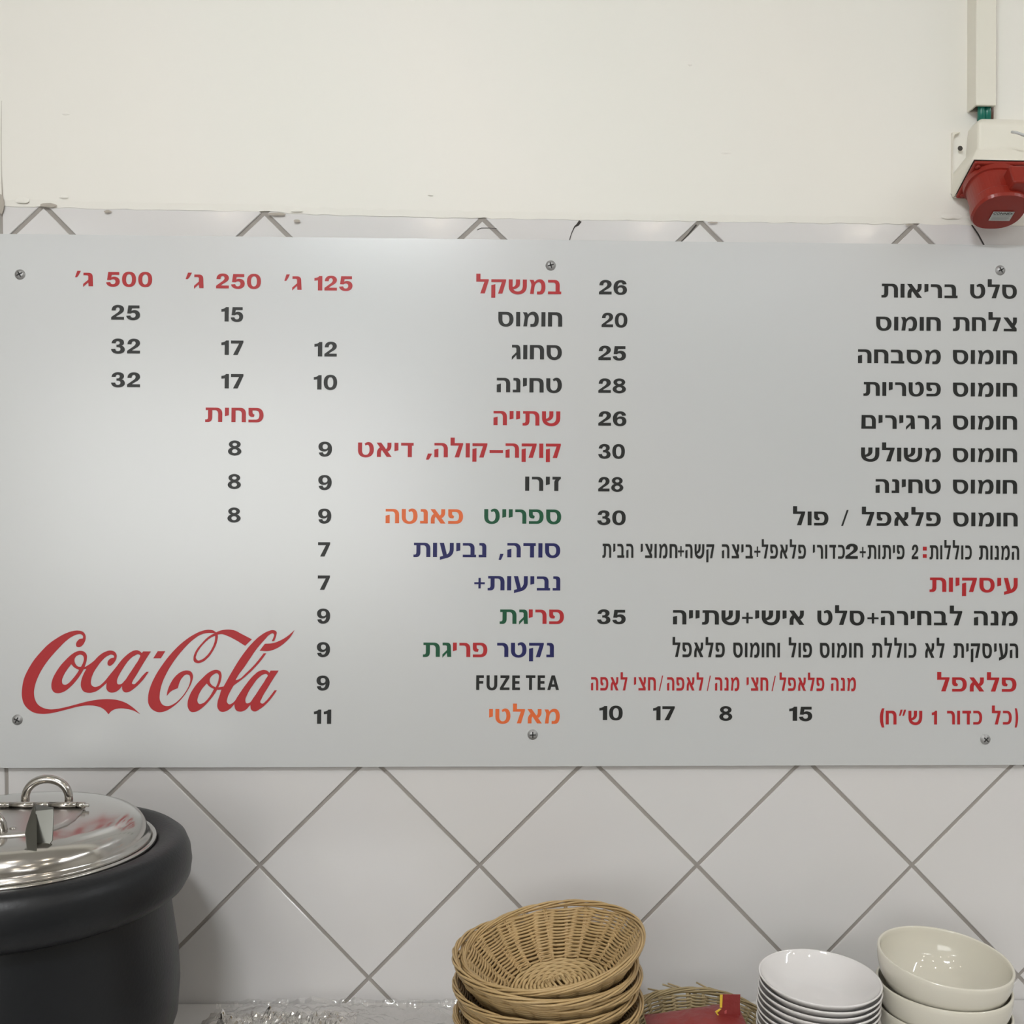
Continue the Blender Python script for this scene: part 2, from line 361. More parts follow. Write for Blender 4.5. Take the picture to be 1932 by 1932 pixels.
# ---- letter shapes (100 units = letter height), SVG-like paths, y up
G = {
'ח': ['M0 0 L0 100 L62 100 Q101 100 101 60 L101 0 L72 0 L72 56 Q72 81 50 81 L29 81 L29 0'],
'ו': ['M0 0 L0 100 L29 100 L29 0'],
'מ': ['M0 98 L29 98 Q34 90 37 83 Q50 103 74 103 Q114 103 114 50 Q114 -3 78 -3 L54 -3 L54 17 L70 17 Q85 17 85 50 Q85 82 66 82 Q41 82 36 45 L31 0 L4 0 L12 50 Q15 66 12 74 Q7 88 0 98'],
'ס': ['M2 100 L60 100 Q110 100 110 48 Q110 -4 56 -4 Q2 -4 2 50|M31 81 L58 81 Q81 81 81 48 Q81 15 56 15 Q31 15 31 50'],
'ל': ['M0 138 L30 138 L30 100 L89 100 L89 90 L61 0 L29 0 L58 82 L0 82'],
'ט': ['M0 100 L29 100 L29 45 Q29 14 54 14 Q81 14 81 50 Q81 84 66 84 Q60 84 53 78 L46 92 Q58 104 74 104 Q111 103 111 50 Q111 -4 54 -4 Q0 -4 0 46'],
'ב': ['M0 99 L48 99 Q83 99 83 62 L83 18 L94 18 L94 0 L0 0 L0 18 L54 18 L54 60 Q54 81 38 81 L0 81'],
'ר': ['M0 99 L40 99 Q80 99 80 56 L80 0 L51 0 L51 56 Q51 80 32 80 L0 80'],
'י': ['M0 100 L28 100 L28 47 L0 40'],
'א': ['M0 100 L33 100 L107 0 L72 0', 'M76 100 L104 100 L104 76 Q104 50 80 38 L65 55 Q76 60 76 76', 'M3 0 L31 0 L31 28 Q31 46 44 52 L27 70 Q3 55 3 28'],
'ת': ['M3 100 L78 100 Q119 100 119 58 L119 0 L90 0 L90 56 Q90 82 68 82 L49 82 L49 32 Q49 -1 20 -1 L0 -1 L0 17 L9 17 Q20 17 20 32 L20 82 L3 82'],
'צ': ['M0 100 L34 100 L96 20 L96 0 L3 0 L3 18 L62 18', 'M70 100 L98 100 L98 76 Q98 54 80 38 L64 56 Q70 62 70 76'],
'ה': ['M0 100 L54 100 Q95 100 95 58 L95 0 L66 0 L66 58 Q66 82 45 82 L0 82', 'M0 0 L29 0 L29 60 L0 53'],
'ג': ['M2 100 L36 100 Q60 100 61 72 L64 0 L36 0 L33 28 L1 -6 L1 17 L33 48 L33 72 Q32 81 22 81 L2 81'],
'ש': ['M0 100 L28 100 L28 46 Q32 16 65 16 Q100 16 100 55 L100 100 L129 100 L129 55 Q129 -4 68 -4 Q0 -4 0 50', 'M51 100 L80 100 L80 72 Q80 34 24 30 L26 48 Q51 50 51 72'],
'פ': ['M0 100 L58 100 Q105 100 105 50 Q105 -1 58 -1 L0 -1 L0 18 L54 18 Q76 18 76 50 Q76 82 52 82 L28 82 L28 68 Q28 57 42 54 L38 37 L22 37 Q0 40 0 62'],
'ק': ['M0 100 L105 100 L105 88 L79 0 L48 0 L74 80 L0 80', 'M0 -29 L29 -29 L29 66 L0 59'],
'ם': ['M2 100 L62 100 Q101 100 101 58 L101 0 L0 0|M30 81 L30 19 L73 19 L73 56 Q73 81 56 81'],
'נ': ['M4 100 L28 100 Q54 100 54 72 L54 0 L0 0 L0 18 L25 18 L25 68 Q25 82 16 82 L4 82'],
'כ': ['M0 100 L42 100 Q90 100 90 50 Q90 0 42 0 L0 0 L0 18 L40 18 Q61 18 61 50 Q61 82 40 82 L0 82'],
'ז': ['M0 100 L59 100 L59 84 Q42 76 42 58 L42 0 L13 0 L13 58 Q13 72 22 80 L0 80'],
'ד': ['M0 100 L88 100 L88 80 L76 80 L76 0 L47 0 L47 80 L0 80'],
'ע': ['M73 100 L101 100 L101 54 Q101 10 60 -4 L4 -19 L4 3 L42 14 Q73 22 73 56', 'M2 100 L32 100 L54 16 L26 9'],
'׳': ['M15 108 L40 108 Q28 78 14 63 L0 63'],
'״': ['M15 108 L34 108 Q26 78 14 63 L0 63', 'M47 108 L66 108 Q58 78 46 63 L32 63'],
',': ['M12 27 L39 27 Q32 4 18 -16 L0 -16'], '–': ['M0 57 L93 57 L93 36 L0 36'], '/': ['M0 -3 L14 -3 L54 113 L40 113'],
'+': ['M0 54 L29 54 L29 84 L45 84 L45 54 L74 54 L74 40 L45 40 L45 10 L29 10 L29 40 L0 40'],
':': ['M0 9 L24 9 L24 35 L0 35', 'M0 60 L24 60 L24 87 L0 87'],
'(': ['M17 118 L34 118 Q16 50 34 -22 L17 -22 Q-14 48 17 118'], ')': ['M17 118 L0 118 Q18 50 0 -22 L17 -22 Q48 48 17 118'],
'1': ['M32 100 L52 100 L52 0 L23 0 L23 70 Q12 68 0 67 L0 86 Q24 87 32 100'],
'2': ['M2 64 Q2 103 42 103 Q82 103 82 72 Q82 54 60 41 L38 27 Q33 23 32 20 L82 20 L82 0 L0 0 L0 18 L40 49 Q54 60 54 70 Q54 85 42 85 Q28 85 28 64'],
'3': ['M3 70 Q5 103 44 103 Q82 103 82 76 Q82 59 67 54 Q88 48 88 27 Q88 -3 44 -3 Q2 -3 0 31 L27 31 Q28 15 43 15 Q60 15 60 30 Q60 44 42 44 L34 44 L34 60 L42 60 Q55 60 55 73 Q55 85 42 85 Q30 85 29 70'],
'5': ['M13 100 L84 100 L84 80 L36 80 L33 62 Q41 68 53 68 Q88 66 88 34 Q88 -3 44 -3 Q4 -3 0 28 L27 30 Q29 15 43 15 Q60 15 60 33 Q60 49 44 49 Q34 49 30 43 L6 44'],
'6': ['M85 73 L59 71 Q57 85 47 85 Q29 85 27 56 Q36 67 52 67 Q88 65 88 32 Q88 -3 46 -3 Q0 -3 0 48 Q0 103 48 103 Q82 103 85 73|M46 50 Q61 50 61 32 Q61 14 46 14 Q28 14 28 32 Q28 50 46 50'],
'7': ['M0 100 L86 100 L86 87 L47 0 L15 0 L56 79 L0 79'],
'8': ['E44 76 39 27|E44 75 15 11', 'E44 27 44 30|E44 28 18 14'],
'0': ['S45 50 45 53|S45 50 19 35'],
'F': ['M0 0 L0 102 L52 102 L52 84 L21 84 L21 62 L48 62 L48 44 L21 44 L21 0'],
'U': ['M0 102 L21 102 L21 38 Q21 15 37 15 Q52 15 52 38 L52 102 L73 102 L73 36 Q73 -3 37 -3 Q0 -3 0 36'],
'Z': ['M3 102 L64 102 L64 86 L24 18 L65 18 L65 0 L0 0 L0 15 L40 84 L3 84'],
'E': ['M0 0 L0 102 L52 102 L52 84 L21 84 L21 62 L49 62 L49 44 L21 44 L21 18 L53 18 L53 0'],
'T': ['M0 102 L68 102 L68 84 L44 84 L44 0 L23 0 L23 84 L0 84'],
'A': ['M0 0 L22 0 L28 22 L56 22 L62 0 L84 0 L54 102 L30 102|M33 40 L51 40 L42 74'],
}
GAP = {'FUZE': 18, 'TEA': 16}
def path(s):
    if s[0] in 'ES':
        cx, cy, rx, ry = map(float, s[1:].split()); n = 28; e = 1.0 if s[0] == 'E' else 0.86
        f = lambda v: math.copysign(abs(v)**e, v)
        return [(cx+rx*f(math.cos(2*PI*i/n)), cy+ry*f(math.sin(2*PI*i/n))) for i in range(n)]
    tk = s.replace('M', ' M ').replace('L', ' L ').replace('Q', ' Q ').split(); i = 0; pts = []
    while i < len(tk):
        c = tk[i]
        if c in 'ML': pts.append((float(tk[i+1]), float(tk[i+2]))); i += 3
        else:
            a = pts[-1]; b = (float(tk[i+1]), float(tk[i+2])); d = (float(tk[i+3]), float(tk[i+4])); i += 5
            for k in range(1, 8):       # squarish quarter turn: two-sided cubic with handles toward the control point
                t = k/7; h = 0.62
                c1 = (a[0]+(b[0]-a[0])*h, a[1]+(b[1]-a[1])*h); c2 = (d[0]+(b[0]-d[0])*h, d[1]+(b[1]-d[1])*h)
                pts.append(tuple((1-t)**3*a[q]+3*(1-t)**2*t*c1[q]+3*(1-t)*t*t*c2[q]+t**3*d[q] for q in (0, 1)))
    out = []
    for p in pts:
        if not out or abs(p[0]-out[-1][0])+abs(p[1]-out[-1][1]) > 0.01: out.append(p)
    if abs(out[0][0]-out[-1][0])+abs(out[0][1]-out[-1][1]) < 0.01: out.pop()
    return out
def fill(rings, fn):
    """rings in 2D -> (verts, faces), all mapped by fn; faces turned to the room (-y)"""
    pts = [p for r in rings for p in r]
    tris = tessellate_polygon([[Vector((x, y, 0)) for x, y in r] for r in rings])
    V = [fn(*p) for p in pts]; Fc = []
    for t in tris:
        a, b, c = (V[i] for i in t)
        nrm = (b-a).cross(c-a)
        Fc.append(tuple(t) if nrm.y < 0 else tuple(t[::-1]))
    return V, Fc
GC = {ch: [[path(r) for r in s.split('|')] for s in shapes] for ch, shapes in G.items()}
GC['9'] = [[[(88-x, 100-y) for x, y in r] for r in rings] for rings in GC['6']]
LY = SY-0.0004
def word(s, x0, x1, yb, h, color, name='menu_word', gap=18):
    heb = any('\u05d0' <= c <= '\u05ea' for c in s)
    vis = s[::-1] if heb else s
    x = 0; placed = []
    for ch in vis:
        g = GC[ch]; xs = [p[0] for rings in g for r in rings for p in r]
        mn, mxx = min(xs), max(xs); placed.append((g, x-mn)); x += mxx-mn+gap
    W = x-gap
    sl = 0.0094-(yb-560)*0.0000085; xm = (x0+x1)/2
    A = P(x0, yb+(x0-xm)*sl, LY); B = P(x1, yb+(x1-xm)*sl, LY); H = P(xm, yb-h, LY)-P(xm, yb, LY)
    H.x = 0; H = Vector((H.x, 0, H.z))
    ori = Vector(((A.x+B.x)/2, LY, (A.z+B.z)/2)); D = B-A
    fn = lambda gx, gy: (A-ori) + D*(gx/W) + H*(gy/100)
    parts = [fill([[(px+off, py) for px, py in r] for r in rings], fn) for g, off in placed for rings in g]
    return obj(name, *layered(*parts), M[color], board, loc=ori-BO)
K, R_, O_, GR, N_ = 'black', 'red', 'orange', 'green', 'navy'
for y, ws in {
    562.5: [('סלט', 1830.5, 1918.6), ('בריאות', 1663, 1806.6)],
    624.6: [('צלחת', 1798, 1918.6), ('חומוס', 1653, 1775)],
    686.6: [('חומוס', 1798, 1919), ('מסבחה', 1618.8, 1775)],
    748: [('חומוס', 1798, 1919), ('פטריות', 1629, 1775)],
    810.3: [('חומוס', 1798, 1919), ('גרגירים', 1625, 1775)],
    871.6: [('חומוס', 1798, 1919), ('משולש', 1624.5, 1775)],
    931.2: [('חומוס', 1798, 1919), ('טחינה', 1652, 1775)],
    993: [('חומוס', 1798.7, 1920), ('פלאפל', 1626, 1775), ('/', 1587, 1601), ('פול', 1496, 1563)]}.items():
    for s, a, b in ws: word(s, a, b, y-(1850-(a+b)/2)*0.006, 26, K)
for s, a, b, hh in (('המנות', 1847, 1923, 26.5), ('כוללות', 1753.8, 1833.5, 26.5), ('2', 1720, 1732.5, 27), ('פיתות', 1636.8, 1706.6, 26.5), ('+', 1622, 1633.5, 27), ('2', 1595, 1618.5, 28),
                    ('כדורי', 1533.5, 1594, 26.5), ('פלאפל', 1437, 1520.6, 26.5), ('+', 1423, 1434.7, 27), ('ביצה', 1362, 1420.6, 26.5), ('קשה', 1293, 1347.5, 26.5), ('+', 1279, 1290.4, 27),
                    ('חמוצי', 1208.7, 1278, 26.5), ('הבית', 1136.4, 1195, 26.5)):
    word(s, a, b, 1056-(1900-(a+b)/2)*0.005, hh, K, gap=26)
word(':', 1741, 1748.5, 1055, 27, R_)
word('עיסקיות', 1753.7, 1920, 1117, 27, R_)
for s, a, b in (('מנה', 1837.5, 1920), ('לבחירה', 1662, 1815.4), ('+', 1636.4, 1657.6), ('סלט', 1542, 1631), ('אישי', 1424.8, 1517.4), ('+', 1400, 1420.4), ('שתייה', 1269.6, 1395.7)):
    word(s, a, b, 1180-(1900-(a+b)/2)*0.003, 27, K)
for s, a, b in (('העיסקית', 1798.7, 1921), ('לא', 1745, 1782), ('כוללת', 1645, 1729), ('חומוס', 1547, 1628), ('פול', 1488, 1532), ('וחומוס', 1383.4, 1471.5), ('פלאפל', 1268.7, 1367.5)):
    word(s, a, b, 1241.5-(1900-(a+b)/2)*0.003, 27.5, K, gap=24)
word('פלאפל', 1768, 1917.7, 1304.6, 26.5, R_)
for s, a, b in (('מנה', 1568, 1615), ('פלאפל', 1470.7, 1555.3), ('/', 1455.7, 1463.6), ('חצי', 1408.5, 1449.5), ('מנה', 1349, 1395), ('/', 1333.5, 1341), ('לאפה', 1258.6, 1327), ('/', 1243, 1251), ('חצי', 1196, 1237.4), ('לאפה', 1115, 1183.6)):
    word(s, a, b, 1303.5-(1600-(a+b)/2)*0.002, 25, R_, gap=26)
for s, a, b in (('(', 1660, 1668.6), ('ש״ח', 1671, 1740), ('1', 1758, 1768), ('כדור', 1786.8, 1853), ('כל', 1871.4, 1909), (')', 1914.6, 1921)):
    word(s, a, b, 1367, 26, R_, gap=22)
PN = 'price_number'
for s, a, b, y in (('26', 1130, 1183, 555.6), ('20', 1135, 1183.7, 617.4), ('25', 1129, 1181, 679.6), ('28', 1128.8, 1181, 741.3), ('26', 1128.8, 1181.8, 803.2), ('30', 1128.6, 1179, 865), ('28', 1128.5, 1176, 927.2),
                   ('30', 1126.7, 1180.5, 990.2), ('35', 1126.3, 1180.5, 1177), ('10', 1130.7, 1174.8, 1358.6), ('17', 1232, 1273, 1359), ('8', 1357, 1381.6, 1359.5), ('15', 1489, 1532.4, 1360)):
    word(s, a, b, y, 26.6, K, PN, gap=12)
for s, a, b, y, c in (('במשקל', 898.3, 1058.8, 554.3, R_), ('חומוס', 940, 1060.7, 615.8, K), ('סחוג', 965.5, 1060, 677.9, K), ('טחינה', 937.2, 1060, 740.3, K), ('שתייה', 931, 1057, 802.7, R_),
                      ('קוקה', 953.7, 1058, 863.8, R_), ('–', 923.5, 949, 864.5, R_), ('קולה', 819.3, 919.4, 863, R_), (',', 803.6, 815, 863, R_), ('דיאט', 675.2, 780.3, 862.2, R_), ('זירו', 990.7, 1058, 926.3, K),
                      ('ספרייט', 913.4, 1058.8, 988, GR), ('פאנטה', 727.4, 873.6, 987.6, O_), ('סודה', 957, 1057, 1051.8, N_), (',', 940.8, 950, 1052, N_), ('נביעות', 780, 917.5, 1051.2, N_),
                      ('נביעות', 920, 1057, 1114, N_), ('+', 894.7, 914.7, 1113, N_), ('פרי', 997.5, 1064, 1177, R_), ('גת', 942.7, 996, 1177, GR), ('נקטר', 937.8, 1045, 1239.8, N_), ('פרי', 854.4, 919.4, 1239.6, R_),
                      ('גת', 797.9, 851.4, 1239.4, GR), ('FUZE', 898.3, 981, 1301.8, K), ('TEA', 992, 1054.7, 1301.8, K), ('מאלטי', 922.7, 1056, 1364.8, O_), ('פחית', 387, 497, 796.3, R_)):
    word(s, a, b, y, 27, c, gap=GAP.get(s, 18))
for s, a, b, y, c in (('125', 593, 665, 548.2, R_), ('250', 407.5, 492.2, 544.3, R_), ('500', 200, 287, 540.6, R_), ('25', 209.6, 264, 603.3, K), ('15', 417.4, 458.7, 606.6, K), ('32', 209.3, 264, 666.8, K), ('17', 417.4, 459, 669.6, K),
                      ('12', 593, 635.4, 672.6, K), ('32', 209.3, 264, 730.3, K), ('17', 417.4, 459, 732.8, K), ('10', 591.8, 636, 735, K)):
    word(s, a, b, y, 27.2, c, PN, gap=14)
for a, b, a2, b2, y in ((551.2, 569, 536.3, 546.6, 546.8), (366, 384, 350, 361.8, 543.5), (156.8, 175.5, 141.3, 152.2, 540)):
    word('ג', a, b, y, 25.5, R_); word('׳', a2, b2, y, 27, R_)
for s, a, b, y in (('9', 600.6, 626.4, 861), ('9', 600.3, 625.7, 924), ('9', 600, 625, 987.3), ('7', 599.8, 622.6, 1050), ('7', 599.3, 622.3, 1112.8), ('9', 597.9, 622.8, 1176), ('9', 597.6, 622.6, 1239.2), ('9', 597, 621.8, 1302.3),
                   ('11', 592, 624.7, 1365.7), ('8', 430, 455.3, 858.8), ('8', 429.4, 454.4, 922), ('8', 428.9, 453.9, 985.2)):
    word(s, a, b, y, 27, K, PN)
# ---- script logo, outlines as smooth closed curves; '*' marks a corner
def crom(s):
    raw = []
    for t in s.split():
        c = t.endswith('*'); a, b = t.rstrip('*').split(','); raw.append((float(a), float(b), c))
    n = len(raw); out = []
    for i in range(n):
        p0, p1, p2, p3 = raw[i-1], raw[i], raw[(i+1) % n], raw[(i+2) % n]
        d = math.hypot(p2[0]-p1[0], p2[1]-p1[1])
        def tang(a, b, c):
            if b[2]: return None
            l1 = math.hypot(b[0]-a[0], b[1]-a[1])+1e-6; l2 = math.hypot(c[0]-b[0], c[1]-b[1])+1e-6
            tx = (b[0]-a[0])/l1*l2+(c[0]-b[0])/l2*l1; ty = (b[1]-a[1])/l1*l2+(c[1]-b[1])/l2*l1
            l = math.hypot(tx, ty)+1e-6; return tx/l, ty/l
        t1 = tang(p0, p1, p2); t2 = tang(p1, p2, p3); ch = ((p2[0]-p1[0])/(d+1e-6), (p2[1]-p1[1])/(d+1e-6))
        t1 = t1 or ch; t2 = t2 or ch
        for k in range(5):
            t = k/5; h1 = 2*t**3-3*t*t+1; h2 = t**3-2*t*t+t; h3 = -2*t**3+3*t*t; h4 = t**3-t*t
            out.append(tuple(h1*p1[q]+h2*d*t1[q]+h3*p2[q]+h4*d*t2[q] for q in (0, 1)))
    return out
LA = ['875,72 940,90 975,140 978,185 955,250 920,290 880,306 850,295 843,258 862,218 895,190 938,182* 940,150 915,126 870,124 800,150 700,220 600,320 500,430 400,560 320,700 270,830 253,950 268,1040 310,1110 380,1155 470,1176 560,1172 700,1145 860,1103 1040,1058 1180,1038 1320,1034 1440,1050 1540,1085 1640,1150 1748,1248* 1650,1195 1560,1172 1470,1163 1400,1172 1340,1200 1298,1246* 1250,1190 1190,1150 1110,1128 1000,1122 880,1137 740,1172 600,1208 480,1233 370,1240 270,1228 180,1180 115,1105 85,1000 88,870 115,740 170,620 250,490 350,370 460,260 580,175 700,110 800,78',
 '905,356 960,370 992,412 994,470 975,545 945,625 900,700 840,780 760,865 680,925 600,950 540,940 505,895 497,830 515,750 560,660 620,570 700,480 790,400 850,366|905,410 940,425 952,465 938,530 912,580* 870,575 835,540 820,495 835,445 870,418|775,543* 820,590 885,625* 850,680 790,755 730,815 690,833 655,820 645,780 665,710 710,630',
 '912,580* 960,582 1000,565 1060,525* 1080,560* 990,607* 940,618 885,625*',
 '1330,352 1385,370 1412,415 1408,460 1385,510 1350,550 1315,568 1290,555 1286,515 1310,475 1350,455 1375,450* 1375,428 1345,410 1290,425 1220,480 1140,580 1080,680 1053,770 1060,835 1100,862 1160,850 1230,795 1300,715* 1290,790* 1200,870 1120,925 1020,945 950,925 915,870 913,790 940,700 988,607* 975,578* 1030,545 1090,500 1170,420 1250,370',
 '1700,348 1735,360 1765,388* 1785,364* 1892,364* 1850,430 1760,575 1680,710 1635,785 1628,815 1650,825 1700,790 1770,710 1830,650* 1862,650* 1800,740 1730,820 1650,890 1575,935 1530,938 1497,910 1487,850* 1440,905 1370,940 1310,935 1272,895 1268,840 1275,795* 1285,730* 1400,590 1500,465 1600,380 1650,354|1720,405 1742,420 1730,460 1670,560 1590,680 1520,780 1465,825 1428,822 1418,780 1445,700 1510,590 1590,480 1660,425']
LB = ['178,312* 270,312* 215,401* 122,401*',
 '800,52 850,60 888,85* 860,94* 790,92 720,105 600,180 480,300 370,440 280,590 225,720 203,830 205,910 240,965 300,980 370,955 450,890 520,800 560,720 573,645 560,605 525,597 480,630 440,700 422,762* 340,800 286,858* 295,800 330,710 390,620 470,560 540,547 585,565 605,610 590,690 540,790 460,900 360,990 260,1045 180,1053 110,1020 68,960 60,870 90,740 150,610 240,470 360,320 480,205 600,120 720,65',
 '888,82* 905,110 900,190 860,290 790,390 720,445 660,458 620,440 612,390 640,310 710,220 790,140|876,125* 870,190 835,280 775,365 710,415 665,425 643,400 650,350 690,280 760,200 830,145',
 '870,92* 940,62 1020,50 1110,60 1200,105 1322,168* 1240,248* 1130,180 1030,130 960,107 890,115*',
 '900,540 940,560 953,600 945,670 915,750 870,830 800,920 720,1000 640,1048 580,1048 545,1000 542,930 570,840 630,740 720,640 800,570 850,545|900,582 918,600 918,650 905,700 882,752* 835,725 812,690 813,645 845,605 870,588|772,705* 810,745 860,772* 830,830 780,900 720,948 680,953 660,920 670,860 710,780',
 '882,752* 915,752* 975,742* 955,780* 910,782 860,772*',
 '1590,58 1620,75 1618,120 1605,160 1592,192* 1562,192* 1582,150 1590,110 1580,97 1540,110 1480,170 1400,260 1300,400 1220,520 1160,600 1123,665* 1160,655 1250,580 1360,470 1465,338* 1498,338* 1430,430 1330,540 1220,640 1100,730* 1060,800 1025,880 1020,935 1045,958 1090,940 1150,865* 1110,955* 1060,1010 1000,1045 940,1045 905,1000 905,930 930,850 950,785 985,730* 1080,560 1200,370 1320,220 1430,120 1520,70',
 '1470,540 1510,552 1535,575* 1550,548* 1648,548* 1600,620 1520,750 1440,890 1425,935 1445,950 1490,920 1550,850 1597,788* 1627,788* 1570,870 1500,950 1420,1015 1350,1045 1315,1025 1303,965* 1240,1030 1180,1047 1130,1030 1112,990 1110,950* 1140,875* 1240,730 1340,610 1410,555|1495,590 1512,600 1490,650 1420,760 1340,880 1290,940 1255,945 1242,910 1265,840 1330,730 1410,630 1460,596',
 '1480,222* 1560,218 1650,190 1740,140 1842,55* 1790,140 1710,220 1620,280 1530,310 1415,307*']
lo = P(300, 1270, LY)
for nm, lst, sc_, ox in (('logo_word', LA, 7.431, 30), ('logo_word', LB, 6.44, 270)):
    fn = lambda a, b: P(ox+a/sc_, 1180+b/sc_, LY)-lo
    obj(nm, *layered(*[fill([crom(r) for r in s.split('|')], fn) for s in lst]), M['red'], board, loc=lo-BO)

# ------------------------------------------------------------------ counter
counter = thing('counter', 'pale glossy counter along the tiled wall carrying kettle, baskets and bowls', 'counter', (0.4, -0.36, 0))
bevel(obj('worktop', *box((-2.6-0.4+0.02, -0.36, ZC-0.04), (3.4-0.4-0.02, 0.3565, ZC)), M['counter'], counter), 0.003)
obj('base_cabinet', *box((-2.9, -0.28, 0.0), (2.9, 0.34, ZC-0.04)), M['wood'], counter)

# ------------------------------------------------------------------ soup kettle
KY = -0.24
kc = P(30, 1599, KY); KZ = 1.07; KH = (kc.z-ZC)/KZ; KS = 1.015
kettle_scale = KS
kettle = thing('soup_kettle', 'black soup kettle with polished steel lid at the left end of the counter', 'kettle', (kc.x, KY, ZC))
kettle.scale = (KS, KS, KZ)
body = [(0.0, 0.0), (.150, 0.0), (.158, .004), (.160, .03), (.156, .045), (.160, .058), (.167, .078), (.169, .11), (.167, .14), (.157, KH-.056), (.156, KH-.050)]
obj('body', *lathe(body, 128), M['kettle'], kettle, smooth=True)
rim = [(.154, KH-.050), (.165, KH-.049), (.174, KH-.044), (.1790, KH-.035), (.1802, KH-.024), (.1785, KH-.011), (.174, KH-.001), (.167, KH+.004), (.158, KH+.005), (.148, KH+.002), (.143, KH-.001), (.139, KH-.006), (.137, KH-.02)]
obj('rim', *lathe(rim, 128), M['kettle'], kettle, smooth=True)
fl = [(.1365, KH-.012), (.1425, KH-.0008), (.1430, KH+.0015), (.1415, KH+.0035), (.1385, KH+.003), (.1365, KH+.0005), (.130, KH-.001), (.120, KH-.004)]
obj('inner_flange', *lathe(fl, 128), M['steel'], kettle, smooth=True)
lidp = [(.1305, .0015), (.1350, .0012), (.1368, .0030), (.1362, .0050), (.1335, .0062), (.1328, .0100), (.1310, .0160), (.1265, .0225), (.1200, .0270), (.1130, .0295), (.1060, .0304), (.08, .0309), (.05, .0313), (.02, .0315), (0.0005, .0316)]
def lz(x, y):
    r = math.hypot(x, y)
    for (r1, z1), (r2, z2) in zip(lidp[3:], lidp[4:]):
        if r2 <= r <= r1: return KH + z2+(z1-z2)*(r-r2)/(r1-r2)
    return KH+lidp[-1][1]
lid = obj('lid', *lathe([(r, z+KH) for r, z in lidp], 128), M['steel'], kettle, smooth=True)
def arch(cx, cy, hw, hh, r, n=20):
    z0 = lz(cx, cy)-.001; pts = []
    for i in range(n+1):
        a = PI*i/n; pts.append((cx-hw*math.cos(a)*(1 if abs(math.cos(a)) < .99 else 1), cy, z0+hh*math.sin(a)**0.8))
    return tube(pts, r, 12)
obj('lid_handle', *arch(0.004, 0.070, 0.0245, 0.023, 0.0046), M['steel'], lid, smooth=True)
obj('lid_handle', *arch(-.012, -0.062, 0.026, 0.024, 0.0044), M['steel'], lid, smooth=True)
hz = lz(0, .03)+.0035; hb = []
for a, b in ((-.064, -.049), (-.0485, -.020), (-.0195, .006), (.0065, .022), (.0225, .052), (.0525, .061)):
    hb.append(tube([(a, .03, hz), (b, .03, hz)], .0036, 12))
hb.append(tube([(-.068, .03, hz), (.0655, .03, hz)], .0017, 8))
obj('hinge', *join(*hb), M['steel'], lid, smooth=True)
# front flap of the lid: a raised segment of sheet with rounded corners
def flap():
    out = []; R = 0.112
    pts = [(-.058, .027), (.058, .027), (.062, .022), (.0635, .012)]
    a0 = math.atan2(-.045, .066); 
    out = pts+[(.066, -.01), (.0655, -.03), (.060, -.045)]
    for i in range(9):
        x = .050-.100*i/8; out.append((x, -math.sqrt(max(0.0, .078**2-(x*.9)**2))*.96))
    out += [(-.060, -.045), (-.0655, -.03), (-.066, -.01), (-.0635, .012), (-.062, .022)]
    n = len(out); c = (0, -.02); V = []; Fc = []
    rings = 6
    for k in range(rings+1):
        f = 1-k/rings
        for x, y in out:
            X, Y = c[0]+(x-c[0])*f, c[1]+(y-c[1])*f; V.append((X, Y, lz(X, Y)+.0016))
    base = len(V)
    for x, y in out: V.append((x, y, lz(x, y)-.001))
    for k in range(rings):
        for i in range(n): i2 = (i+1) % n; Fc.append((k*n+i, k*n+i2, (k+1)*n+i2, (k+1)*n+i)[::-1])
    for i in range(n): i2 = (i+1) % n; Fc.append((base+i, base+i2, i2, i)[::-1])
    return V, Fc
obj('lid_flap', *flap(), M['flapsteel'], lid, smooth=True)
# bent sheet clip standing on the hinge
def sheet(pts, x0, x1, th=.0012):
    V = []; Fc = []; n = len(pts)
    for x in (x0, x1):
        for i, (y, z) in enumerate(pts):
            a = pts[max(i-1, 0)]; b = pts[min(i+1, n-1)]; t = math.hypot(b[0]-a[0], b[1]-a[1])
            ny, nz = -(b[1]-a[1])/t*th, (b[0]-a[0])/t*th
            V += [(x, y, z), (x, y+ny, z+nz)]
    m = 2*n
    for i in range(n-1):
        a = 2*i
        Fc += [(a, a+2, m+a+2, m+a), (a+1, m+a+1, m+a+3, a+3), (a, a+1, a+3, a+2), (m+a, m+a+2, m+a+3, m+a+1)]
    Fc += [(0, m, m+1, 1), (m-2, m-1, 2*m-1, 2*m-2)]
    return V, Fc
KL = Vector(kettle.location)
def kp(u, v, b_): 
    q = P(u, v, KY+b_)-KL; return Vector((q.x/KS, q.y/KS, q.z/KZ))
def plate(pts, th):
    p = [kp(*q) for q in pts]; nn = (p[1]-p[0]).cross(p[2]-p[0]).normalized()*th; k = len(p)
    return p+[q-nn for q in p], [tuple(range(k))[::-1], tuple(range(k, 2*k))]+[(i, (i+1) % k, k+(i+1) % k, k+i) for i in range(k)]
bevel(obj('lid_clip', *join(
    plate([(68, 1531, -.082), (101, 1527, -.082), (102, 1534, -.084), (100, 1586, -.088), (94, 1594, -.089), (70, 1597, -.090)], .0014),
    plate([(66, 1520, -.070), (101, 1526, -.076), (101, 1529, -.082), (68, 1532, -.082)], .0014),
    plate([(66, 1520, -.070), (69, 1534, -.083), (70, 1597, -.090), (76, 1598, -.094), (70, 1620, -.108), (56, 1624, -.110), (50, 1572, -.098), (53, 1558, -.090)], .0016)), M['brushed'], lid), .0006, 1)
